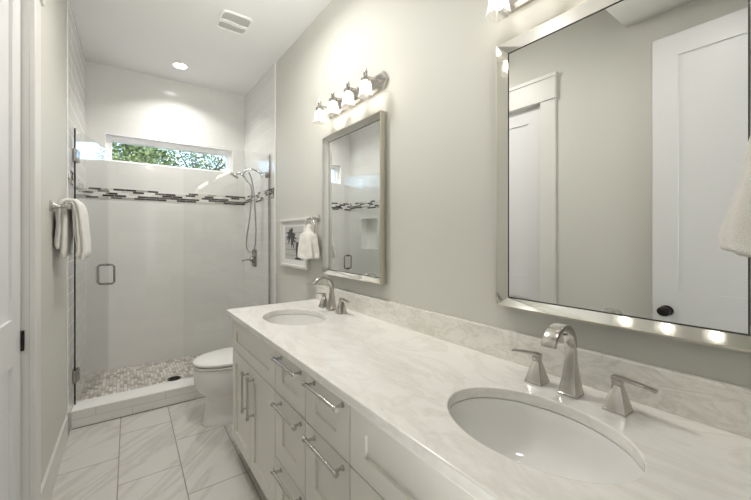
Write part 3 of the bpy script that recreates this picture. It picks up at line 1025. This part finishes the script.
hung_towel(.022, XW - .098, [(1.62, .022, .012, .1), (1.602, .060, .026, .15), (1.56, .088, .034, .2), (1.50, .108, .040, .16), (1.40, .130, .045, .16), (1.33, .145, .048, .17), (1.295, .149, .050, .17), (1.276, .146, .049, .15), (1.268, .11, .035, .1)],
    4, 'white terry hand towel at the right edge in front of the large mirror', 2.3, 1.9)

tb = thing('towel_bar', 'nickel towel bar on the left wall beside the glass shower door', 'towel bar', (LX(2.6), 2.6, 1.46))
for yy in (2.40, 2.86):
    bm = BM()
    x0 = LX(yy)
    lathe(bm, [(.029, 0), (.029, .006), (.018, .014), (.011, .030), (.0095, .055), (.012, .066), (.013, .078), (.0, .084)], (x0, yy, 1.462), 'x', 24, cap1=False)
    obj('post', bm, M['nickel'], tb, True)
bm = BM(); tube(bm, [(LX(2.40) + .070, 2.40, 1.462), (LX(2.86) + .070, 2.86, 1.462)], .0085, 14); obj('bar', bm, M['nickel'], tb, True)
def draped(y0, y1, bx, bz):
    """folded bath towel over a bar: nested thick layers, seen end-on"""
    bm = BM()
    layers = [(.046, .043, 1.242, 1.182, .0130), (.0225, .0215, 1.196, 1.190, .0120)]
    for back, frontx, zb, zf, th in layers:
        top = bz + .0115 + back * .35
        mid = [(-back - .003, zb), (-back - .006, zb + .04), (-back, (zb + bz) / 2), (-back * .95, bz - .02), (-back * .6, top - .003), (0, top + .003), (frontx * .6, top - .002), (frontx * .98, bz - .03), (frontx + .008, (bz + zf) / 2), (frontx + .012, zf + .05), (frontx + .006, zf)]
        mp = smooth_path([Vector((a, 0, b)) for a, b in mid], 5)
        N = 14
        rings = []
        for j in range(N + 1):
            f = j / N
            yy = y0 + (y1 - y0) * f
            pinch = max(.25, min(1, (math.sin(PI * f) * 6) ** .5))
            outl, inl = [], []
            for i, p in enumerate(mp):
                a = mp[max(i - 1, 0)]; b = mp[min(i + 1, len(mp) - 1)]
                T = (b - a).normalized(); Nn = Vector((T.z, 0, -T.x))
                endr = min(1, (min(i, len(mp) - 1 - i) / 3 + .25))
                t_ = th * pinch * endr * (1 + .25 * mnoise.noise(Vector((p.x * 40, yy * 25, p.z * 22))))
                w = .006 * mnoise.noise(Vector((p.x * 8 + 3, yy * 9, p.z * 10)))
                base = Vector((bx + p.x + LX(yy) - LX(y0) + w, yy + .010 * mnoise.noise(Vector((p.x * 20, 7, p.z * 14))), p.z))
                outl.append(base + Nn * -t_); inl.append(base + Nn * t_)
            rings.append(outl + list(reversed(inl)))
        loft(bm, rings)
    return bm
o = obj('bath_towel', draped(2.445, 2.74, LX(2.445) + .070, 1.466), M['terry'], loc=(LX(2.5) + .07, 2.6, 1.466), smooth=True, angle=80)
tag(o, 'thick folded white towel draped over the bar on the left wall', 'towel')

# ------------------------------------------------------------ outside the window
bm = BM(); box(bm, -30, 30, YB + .2, 40, -.6, -.5); g_ = struct('ground', bm, M['grass'])
def tree(x, y, zc, rx, rz, nleaf, m, label, seed, size=.10):
    rg = random.Random(seed)
    t = thing('leafy_tree', label, 'tree', (x, y, -.5), 'trees outside the shower window')
    bm = BM(); tube(bm, [(x, y, -.5), (x + .05, y, zc * .5), (x - .05, y, zc + .3)], [.16, .12, .05], 10)
    for k in range(7):
        a = rg.uniform(0, 2 * PI); h = rg.uniform(zc - rz * .7, zc)
        tube(bm, [(x, y, h), (x + math.cos(a) * rx * .4, y + math.sin(a) * rx * .4, h + .35), (x + math.cos(a) * rx * .8, y + math.sin(a) * rx * .8, h + .8)], [.05, .03, .012], 6)
    obj('trunk', bm, M['bark'], t, True)
    bm = BM()
    cl = [Vector((rg.gauss(0, .45) * rx, rg.gauss(0, .45) * rx, rg.gauss(0, .45) * rz)) for _ in range(46)]
    for _ in range(nleaf):
        c = rg.choice(cl) + Vector((rg.gauss(0, .17), rg.gauss(0, .17), rg.gauss(0, .13)))
        p = Vector((x, y, zc)) + c
        u = Vector((rg.gauss(0, 1), rg.gauss(0, 1), rg.gauss(0, .6))).normalized()
        v = u.cross(Vector((rg.gauss(0, 1), rg.gauss(0, 1), rg.gauss(0, 1)))).normalized()
        s = size * rg.uniform(.6, 1.3)
        bm.faces.new([bm.verts.new(q) for q in (p - u * s * .6, p + v * s * .3, p + u * s * .6, p - v * s * .3)])
    me_o = obj('foliage', bm, m, t)
    me_o['kind'] = 'stuff'
tree(.30, 8.6, 2.75, .85, .80, 9000, M['leaf'], 'dense green tree outside the left half of the shower window', 1, .06)
tree(1.75, 10.2, 2.75, .95, .75, 6000, M['leaf'], 'green tree outside the middle of the shower window', 2, .06)
tree(3.6, 12.8, 3.9, 1.3, 1.2, 4200, M['leaf2'], 'thin pale tree against blue sky at the right of the shower window', 5, .06)
